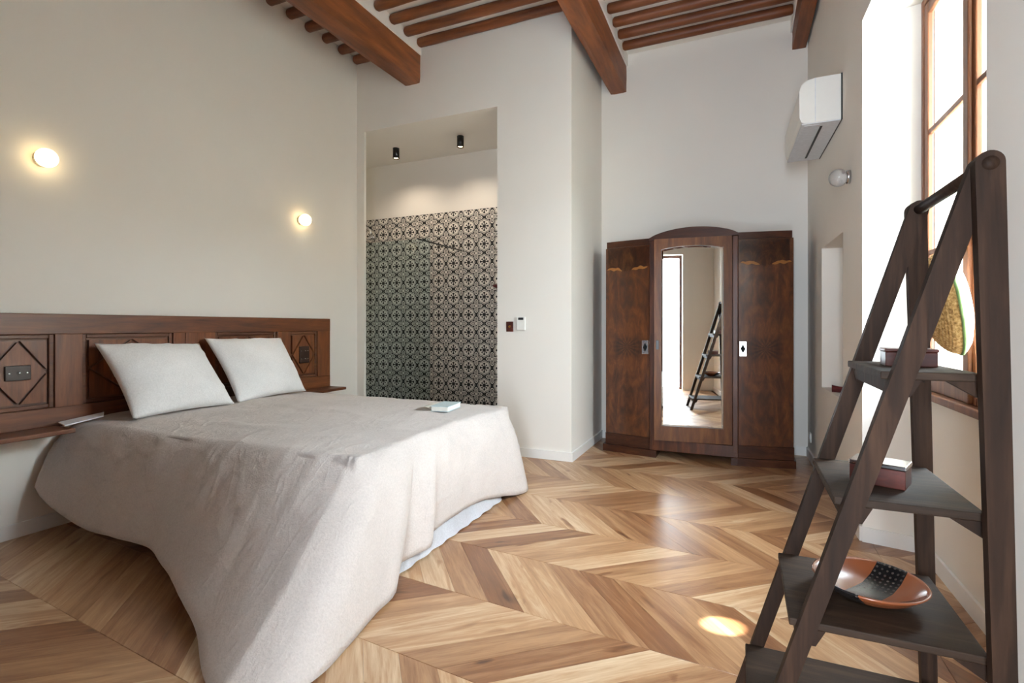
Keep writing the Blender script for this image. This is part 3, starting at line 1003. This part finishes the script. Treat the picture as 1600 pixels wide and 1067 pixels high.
for nm, xa, xb, hx, sg in (('l', xl + 0.004, -0.739, -0.775, 1), ('r', -0.011, xr - 0.004, 0.020, -1)):
    mt = burl('burl_veneer_' + ('bright' if nm == 'l' else 'deep'), (xa + xb) / 2 + 0.375, 0.965)
    dr = obj('door', prism(sect(xa, xb, 0.0, 10, 4.70 + 0.10, lambda x: yside(x)) if False else [(xa + (xb - xa) * i / 10, yside(xa + (xb - xa) * i / 10)) for i in range(11)] + [(xa + (xb - xa) * i / 10, yside(xa + (xb - xa) * i / 10) + 0.022) for i in range(10, -1, -1)], 0.165, 1.868), mt, wd)
    yc = yside(hx)
    pl = obj('handle', box((hx - 0.028, yc - 0.007, 0.965 - 0.062), (hx + 0.028, yc + 0.004, 0.965 + 0.062), 0.003), 'chrome', dr)
    pl['label'] = 'chrome handle plate with dark diamond grip'
    bm = BM()
    top = [bm.verts.new(v) for v in ((hx - 0.02, yc - 0.008, 0.965), (hx, yc - 0.008, 0.925), (hx + 0.02, yc - 0.008, 0.965), (hx, yc - 0.008, 1.005))]
    ap = bm.verts.new((hx, yc - 0.030, 0.965))
    for i in range(4): bm.faces.new((top[i], top[(i + 1) % 4], ap))
    bm.faces.new(top[::-1])
    obj('handle_grip', bm, 'darkp', wd)
    # darker marbled veneer apron across the door top, edged with pale swags
    def swag(x):
        t = (x - (xa + xb) / 2) / ((xb - xa) / 2)
        return 1.668 + 0.012 * abs(t) - 0.034 * math.exp(-(t / 0.20) ** 2) + 0.004 * math.sin(x * 90)
    bm = BM(); N_ = 36
    up = [bm.verts.new((xa + 0.004 + (xb - xa - 0.008) * i / N_, yside(xa + (xb - xa) * i / N_) - 0.0008, 1.862)) for i in range(N_ + 1)]
    dn = [bm.verts.new((xa + 0.004 + (xb - xa - 0.008) * i / N_, yside(xa + (xb - xa) * i / N_) - 0.0008, swag(xa + (xb - xa) * i / N_))) for i in range(N_ + 1)]
    for i in range(N_): bm.faces.new((up[i], up[i + 1], dn[i + 1], dn[i]))
    bmesh.ops.solidify(bm, geom=bm.faces[:], thickness=0.0015)
    obj('veneer_apron', bm, 'apron', dr)
    xc = (xa + xb) / 2
    for side in (-1, 1):
        bm = BM()
        pts_t, pts_b = [], []
        for i in range(13):
            t = i / 12
            x = xc + side * (0.045 + 0.145 * t)
            zc = swag(x) - 0.004
            hgt = 0.019 * math.sin(PI * min(1, t * 1.0)) ** 0.6 * (0.5 + 0.5 * abs(math.sin(t * 8))) + 0.002
            y = yside(x) - 0.0030
            pts_t.append(bm.verts.new((x, y, zc + hgt))); pts_b.append(bm.verts.new((x, y, zc - hgt * 0.5)))
        for i in range(12): bm.faces.new((pts_t[i], pts_t[i + 1], pts_b[i + 1], pts_b[i]))
        bmesh.ops.solidify(bm, geom=bm.faces[:], thickness=0.002)
        obj('inlay', bm, 'inlay', dr)
# middle door, standing slightly ajar on its right-hand hinges
hinge = Vector((-0.062, YF + 0.004, 0)); AJ = math.radians(6.2)
def ajar(bm):
    bmesh.ops.rotate(bm, verts=bm.verts, cent=hinge, matrix=Matrix.Rotation(AJ, 3, 'Z'))
    return bm
mx0, mx1, mz0, mz1, mza = -0.628, -0.128, 0.292, 1.812, 1.838
dxa, dxb = -0.688, -0.064
def arch(x): return mz1 + (mza - mz1) * (1 - ((x - (mx0 + mx1) / 2) / ((mx1 - mx0) / 2)) ** 2)
bm = BM()
add_box(bm, (dxa, YF, 0.165), (mx0, YF + 0.026, 1.905))
add_box(bm, (mx1, YF, 0.165), (dxb, YF + 0.026, 1.905))
add_box(bm, (mx0, YF, 0.165), (mx1, YF + 0.026, mz0))
add_prism(bm, [(mx0, 1.905)] + [(mx0 + (mx1 - mx0) * i / 16, arch(mx0 + (mx1 - mx0) * i / 16)) for i in range(17)] + [(mx1, 1.905)], YF, YF + 0.026, 'y')
md_ = obj('mirror_door', ajar(bm), 'wardm', wd)
poly = [(mx0, mz0)] + [(mx0 + (mx1 - mx0) * i / 16, arch(mx0 + (mx1 - mx0) * i / 16)) for i in range(17)] + [(mx1, mz0)]
bm = BM()
cxm, czm = (mx0 + mx1) / 2, (mz0 + mz1) / 2
inn = [(cxm + (x - cxm) * 0.935, czm + (z - czm) * 0.979) for x, z in poly]
A_ = [bm.verts.new((x, YF + 0.0095, z)) for x, z in poly]
B_ = [bm.verts.new((x, YF + 0.0065, z)) for x, z in inn]
C_ = [bm.verts.new((x, YF + 0.014, z)) for x, z in poly]
bm.faces.new(B_); bm.faces.new(C_[::-1])
for i in range(len(poly)):
    j = (i + 1) % len(poly)
    bm.faces.new((A_[i], A_[j], B_[j], B_[i])); bm.faces.new((A_[i], C_[i], C_[j], A_[j]))
mo = obj('mirror', ajar(bm), 'mirror', md_)
mo['label'] = 'tall bevelled mirror with an arched top'
obj('lock_plate', ajar(box((-0.672, YF - 0.004, 0.95), (-0.648, YF + 0.003, 1.03), 0.002)), 'darkp', md_)
# cornices, crown and plinth
for xa, xb in ((xl + 0.01, -0.70), (-0.05, xr - 0.01)):
    bm = prism(sect(xa, xb, 0.012), 1.875, 1.932)
    obj('cornice', bev_all(bm, 0.010, 3), 'wardx', wd)
cr = []
for i in range(17):
    t = i / 16; x = -0.735 + 0.72 * t
    cr.append((x, 1.925 + 0.075 * (1 - (2 * t - 1) ** 2) ** 0.8))
obj('crown', bev_all(prism([(-0.735, 1.905), (-0.015, 1.905)] + cr[::-1], YF - 0.012, 5.10, 'y'), 0.004, 2), 'wardx', wd)
obj('bottom_rail', box((-0.735, YF - 0.004, 0.062), (-0.015, YF + 0.05, 0.160), 0.004), 'wardf', wd)
for xa, xb in ((xl - 0.02, -0.675), (-0.070, xr + 0.015)):
    bm = prism(sect(xa, xb, -0.030, 10, 5.235, yside), 0.0, 0.062)
    add_prism(bm, sect(xa + 0.02, xb - 0.012, 0.0, 10, 5.235, yside), 0.062, 0.162)
    obj('plinth', bev_all(bm, 0.012, 3), 'wardx', wd)

# ------------------------------------------------------------------ ladder shelf
ld = thing('ladder_shelf', 'dark wooden A-frame ladder shelf standing by the window', 'shelf', (0.28, 1.58, 0))
yn, yf = 1.375, 1.794
def xs(z): return 0.0015 + 0.3055 * z            # centre line of the sloping legs
LT = 0.026
pz, px_ = 1.480, 0.459
def leg_poly(xb, half, zb=0.0):
    """side outline of a leg that runs from the floor at xb up to a round head on the pivot"""
    d = Vector((px_ - xb, pz - zb)).normalized(); n = Vector((d.y, -d.x))
    pts = []
    hr = half * 1.35
    for k in range(13):                          # rounded head
        a = -PI / 2 + PI * k / 12
        p = Vector((px_, pz)) + n * (-math.sin(a)) * hr + d * math.cos(a) * hr
        pts.append((p.x, p.y))
    k = half / (d.y if d.y else 1)
    return pts + [(xb - k, zb), (xb + k, zb)]
for y in (yn, yf):
    s = -1 if y == yn else 1
    obj('sloping_leg', bev_all(prism(leg_poly(0.0015, 0.0168), y - LT / 2, y + LT / 2, 'y'), 0.0025, 2), 'ladder', ld)
    yu = y + s * (LT + 0.001)                    # uprights pivot on the outer side of the sloping pair
    obj('upright', bev_all(prism(leg_poly(0.492, 0.0178), yu - LT / 2, yu + LT / 2, 'y'), 0.0025, 2), 'ladder', ld)
obj('top_rod', add_tube(BM(), [(0.459, yn - LT * 1.5 - 0.004, 1.478), (0.459, yf + LT * 1.5 + 0.004, 1.478)], 0.014, 14), 'ladder', ld, True)
for zs_, nx in ((1.050, 0), (0.757, 1), (0.457, 2), (0.156, 3)):
    x0 = xs(zs_) - 0.035
    x1 = 0.455 + 0.02 * (1.05 - zs_)
    sh = obj('shelf_board', box((x0, yn + LT / 2 + 0.002, zs_ - 0.018), (x1 + 0.012, yf - LT / 2 - 0.002, zs_), 0.003), 'shelf', ld)
    for y, s in ((yn + LT / 2 + 0.012, 1), (yf - LT / 2 - 0.012, -1)):
        pl = [(x0 + 0.030, zs_ - 0.018), (x1 + 0.010, zs_ - 0.018), (x1 + 0.010, zs_ - 0.052), (x1 - 0.020, zs_ - 0.052) , (x0 + 0.055, zs_ - 0.052)]
        pl = [(x0 + 0.012, zs_ - 0.018), (x0 + 0.075, zs_ - 0.018), (x0 + 0.055, zs_ - 0.056), (x0 + 0.020, zs_ - 0.056)]
        obj('front_cleat', prism(pl, y - 0.009, y + 0.009, 'y'), 'ladder', sh)
        pr = [(x1 - 0.050, zs_ - 0.018), (x1 + 0.010, zs_ - 0.018), (x1 + 0.010, zs_ - 0.056)]
        obj('rear_cleat', prism(pr, y - 0.009, y + 0.009, 'y'), 'ladder', sh)
    obj('cross_rail', box((x0 + 0.014, yn + LT / 2 + 0.022, zs_ - 0.050), (x0 + 0.032, yf - LT / 2 - 0.022, zs_ - 0.018), 0.002), 'ladder', sh)

# things on the ladder
def small_box(name, label, x, y, z, lx, ly, lz, rz, lid_mat):
    t = thing(name, label, 'box', (x, y, z))
    obj('body', place(box((-lx / 2, -ly / 2, 0), (lx / 2, ly / 2, lz * 0.80), 0.002), (x, y, z), rz), 'redbox', t)
    obj('lid', place(box((-lx / 2 - 0.002, -ly / 2 - 0.002, lz * 0.80), (lx / 2 + 0.002, ly / 2 + 0.002, lz), 0.003), (x, y, z), rz), lid_mat, t)
    return t
small_box('wooden_box', 'reddish wooden box on the top shelf of the ladder', 0.388, 1.60, 1.0505, 0.105, 0.075, 0.044, math.radians(-3), 'redbox')
small_box('wooden_box', 'reddish box with a shiny grey lid on the second shelf', 0.322, 1.563, 0.7575, 0.115, 0.082, 0.056, math.radians(-22), 'chrome')
prof = [(0, 0.0), (0.045, 0.0), (0.060, 0.006), (0.095, 0.022), (0.122, 0.044), (0.127, 0.050), (0.123, 0.052), (0.116, 0.046), (0.090, 0.027), (0.055, 0.013), (0, 0.010)]
dish = obj('dish', lathe(prof, (0.300, 1.575, 0.4575), (0, 0, 1), 40), 'dish', None, True, origin=(0.300, 1.575, 0.4575))
tag(dish, 'round brown dish with a dotted black band on the third shelf', 'dish')

# straw bag hanging from the window handle
bag = thing('straw_bag', 'round woven straw bag hanging from the window handle', 'bag', (0.77, 2.56, 1.20))
bc = Vector((0.757, 2.552, 1.245))
nv = Vector((-0.93, 0.16, 0.0)).normalized()
side = Vector((0, 0, 1)).cross(nv).normalized()
lean = math.radians(9)
upv = Vector((0, 0, 1))
axl = (nv * math.cos(lean) + upv * math.sin(lean) * -1).normalized()
def shell(depth, R, coils):
    bm = BM(); prof = []
    n = coils * 6
    for i in range(n + 1):
        t = i / n
        r = R * math.sin(t * PI / 2); h = depth * math.cos(t * PI / 2)
        k = 0.0035 * abs(math.sin(t * coils * PI)) if coils > 1 else 0
        prof.append((r, h + k * math.cos(t * PI / 2) * 1.5))
    prof[0] = (0, prof[0][1])
    return prof
obj('straw_side', lathe(shell(0.095, 0.205, 17), bc, axl, 48), 'straw', bag, True)
obj('canvas_side', lathe([(r, -h) for r, h in shell(0.05, 0.205, 4)], bc, axl, 48), 'canvas', bag, True)
ring = []
q = Vector((0, 0, 1)).rotation_difference(axl)
for k in range(49):
    a = k * 2 * PI / 48
    ring.append(bc + q @ Vector((0.206 * math.cos(a), 0.206 * math.sin(a), 0)))
obj('rim_piping', add_tube(BM(), ring, 0.006, 8, False), 'green', bag, True)
topb = max(ring, key=lambda p: p.z)
bm = BM()
strap = [topb + Vector((0, 0.03, -0.015)), topb + Vector((0.005, 0.022, 0.03)), Vector((0.795, ymid - 0.045, 1.478)), topb + Vector((0.01, -0.018, 0.03)), topb + Vector((0, -0.03, -0.015))]
obj('strap', add_tube(bm, strap, 0.007, 8), 'leather', bag, True)

# dark red boat bowl in the niche
bm = BM(); n = 24; rings = []
for i in range(n + 1):
    t = i / n; w = 0.055 * math.sin(PI * t) ** 0.8 + 0.0005
    hgt = 0.030 + 0.020 * (2 * t - 1) ** 2
    rings.append([bm.verts.new(((t - 0.5) * 0.26, w * c_, hgt * s_)) for c_, s_ in ((-1, 1), (-0.8, 0.45), (-0.35, 0.0), (0.35, 0.0), (0.8, 0.45), (1, 1), (0.85, 0.97), (0.3, 0.25), (-0.3, 0.25), (-0.85, 0.97))])
for a, b in zip(rings, rings[1:]):
    for k in range(10): bm.faces.new((a[k], a[(k + 1) % 10], b[(k + 1) % 10], b[k]))
bm.faces.new(rings[0]); bm.faces.new(rings[-1][::-1])
nb = obj('boat_bowl', place(bm, (0.715, 4.20, 0.6905), math.radians(-8)), 'redbowl', None, True)
tag(nb, 'dark red boat-shaped bowl lying in the wall niche', 'bowl')

# ------------------------------------------------------------------ fixtures
ac = thing('air_conditioner', 'white split air conditioner mounted high on the right wall', 'air conditioner', (0.575, 4.2, 2.45))
a0, a1 = 3.79, 4.62
def acx(y, d): return XR(y) - d
prof = [(0.004, 2.452), (0.205, 2.452), (0.226, 2.462), (0.236, 2.490), (0.238, 2.660), (0.226, 2.700), (0.190, 2.727), (0.150, 2.735), (0.004, 2.735)]
bm = BM()
A_ = [bm.verts.new((XR(a0) - d, a0, z)) for d, z in prof]; B_ = [bm.verts.new((XR(a1) - d, a1, z)) for d, z in prof]
bm.faces.new(A_); bm.faces.new(B_[::-1])
for i in range(len(prof)):
    j = (i + 1) % len(prof); bm.faces.new((A_[i], A_[j], B_[j], B_[i]))
body = obj('housing', bm, 'whitep', ac)
bm = BM()
def acbox(d0, d1, y0, y1, z0, z1):
    b = BM(); add_prism(b, [(XR(y0) - d0, y0), (XR(y1) - d0, y1), (XR(y1) - d1, y1), (XR(y0) - d1, y0)], z0, z1); return b
obj('underside', acbox(0.008, 0.224, a0 + 0.004, a1 - 0.004, 2.446, 2.454), 'greyp', ac)
obj('outlet_slot', acbox(0.098, 0.112, a0 + 0.07, a1 - 0.07, 2.444, 2.450), 'black', ac)
obj('outlet_flap', acbox(0.118, 0.205, a0 + 0.03, a1 - 0.03, 2.4435, 2.449), 'greyp', ac)
obj('side_seam', acbox(0.146, 0.150, a0 - 0.001, a0 + 0.004, 2.456, 2.733), 'greyp', ac)
obj('mounting_plate', acbox(0.0005, 0.008, a0 - 0.004, a1 + 0.004, 2.448, 2.738), 'black', ac)

def wall_globe(label, p, nrm, lit):
    p, nrm = Vector(p), Vector(nrm)
    t = thing('wall_lamp', label, 'lamp', p, 'glass globe wall lamps' )
    obj('mount', lathe([(0, 0), (0.040, 0), (0.040, 0.016), (0.034, 0.022), (0, 0.022)], p, nrm, 24), 'chrome' if not lit else 'whitep', t, True)
    prof = [(0.033, 0.022)] + [(0.052 * math.sin(a), 0.058 - 0.052 * math.cos(a)) for a in [0.75 + (PI - 0.75) * i / 12 for i in range(13)]]
    prof[-1] = (0, prof[-1][1])
    obj('glass_globe', lathe(prof, p, nrm, 28), 'lampg' if lit else 'globe', t, True)
    return t
wall_globe('lit glass globe wall lamp above the left end of the headboard', (XL, 1.587, 2.093), (1, 0, 0), True)
wall_globe('lit glass globe wall lamp above the right end of the headboard', (XL, 3.465, 2.100), (1, 0, 0), True)
wall_globe('unlit glass globe wall lamp on the right wall below the air conditioner', (XR(3.58) - 0.0005, 3.58, 2.030), (-1, 0, 0), False)

def ceiling_spot(label, x, y):
    t = thing('ceiling_spot', label, 'spotlight', (x, y, 3.14), 'black cylinder spots in the shower')
    obj('cylinder', lathe([(0, 0), (0.036, 0), (0.036, -0.115), (0.031, -0.115), (0.029, -0.100), (0, -0.100)], (x, y, 3.1399), (0, 0, 1), 24), 'black', t, True)
    obj('lens', lathe([(0, -0.101), (0.028, -0.101), (0.026, -0.106), (0, -0.110)], (x, y, 3.1399), (0, 0, 1), 20), 'spotg', t, True)
    l = bpy.data.lights.new('spot_beam', 'SPOT'); l.energy = 15; l.spot_size = math.radians(150); l.spot_blend = 0.8
    l.color = (1.0, 0.84, 0.66); l.shadow_soft_size = 0.025
    lo = bpy.data.objects.new('spot_beam', l); lo.location = (0, 0, -0.125); lo.parent = t; COL.objects.link(lo)
ceiling_spot('black cylinder ceiling spot nearest the left side of the shower', -3.52, 4.75)
ceiling_spot('black cylinder ceiling spot right of the other in the shower', -2.68, 4.72)

sg = thing('shower_screen', 'clear glass shower screen standing in the left of the opening', 'shower screen', (-3.15, 4.32, 0))
obj('glass_panel', box((-3.600, 4.296, 0.0), (-2.785, 4.304, 2.015)), 'sglass', sg)
obj('wall_profile', box((-3.615, 4.288, 0.0), (-3.600, 4.312, 2.02)), 'darkp', sg)
obj('support_bar', add_tube(BM(), [(-2.93, 4.302, 2.02), (-2.93, YT - 0.012, 2.02)], 0.007, 10), 'darkp', sg, True)
shd = thing('shower_fitting', 'chrome shower head on a curved arm behind the glass', 'shower head', (-4.1, 4.75, 2.2))
obj('arm', add_tube(BM(), [(-4.598, 4.75, 2.26), (-4.2, 4.75, 2.285), (-4.0, 4.75, 2.29), (-3.915, 4.75, 2.28), (-3.875, 4.75, 2.245), (-3.868, 4.75, 2.20)], 0.011, 10), 'chrome', shd, True)
obj('head', lathe([(0, 0.05), (0.014, 0.05), (0.022, 0.035), (0.055, 0.012), (0.060, 0.0), (0, 0.0)], (-3.855, 4.75, 2.150), (-0.15, 0, 1), 24), 'chrome', shd, True)
rk = obj('robe_hook', lathe([(0, 0), (0.022, 0), (0.022, 0.006), (0.008, 0.012), (0.008, 0.035), (0.016, 0.045), (0.012, 0.056), (0, 0.058)], (-2.497, YT - 0.0092, 1.60), (0, -1, 0), 16), 'redbowl', None, True)
tag(rk, 'small dark red hook on the tiled shower wall', 'hook')

sw = thing('light_switch', 'small square copper switch plate on the partition wall', 'switch', (-1.884, YP, 1.148))
obj('plate', box((-1.920, YP - 0.008, 1.103), (-1.850, YP, 1.193), 0.003), 'redbox', sw)
obj('lever', lathe([(0, 0), (0.011, 0), (0.009, 0.006), (0.005, 0.018), (0, 0.020)], (-1.885, YP - 0.008, 1.148), (0, -1, 0), 14), 'brass', sw, True)
th = thing('thermostat', 'white wall thermostat with a small dark display', 'thermostat', (-1.78, YP, 1.16))
obj('case', box((-1.815, YP - 0.022, 1.113), (-1.728, YP, 1.236), 0.010, 3), 'whitep', th)
obj('display', box((-1.796, YP - 0.024, 1.207), (-1.746, YP - 0.020, 1.228), 0.002), 'darkp', th)
ot = thing('wall_socket', 'small white wall socket low beside the wardrobe', 'socket', (XR(5.08), 5.08, 0.20))
obj('plate', box((XR(5.08) - 0.010, 5.04, 0.16), (XR(5.08) + 0.002, 5.12, 0.24), 0.004), 'whitep', ot)
obj('socket_well', lathe([(0, 0), (0.020, 0), (0.020, 0.002), (0.016, 0.0025), (0, 0.0025)], (XR(5.08) - 0.010, 5.08, 0.20), (-1, 0, 0), 16), 'greyp', ot)
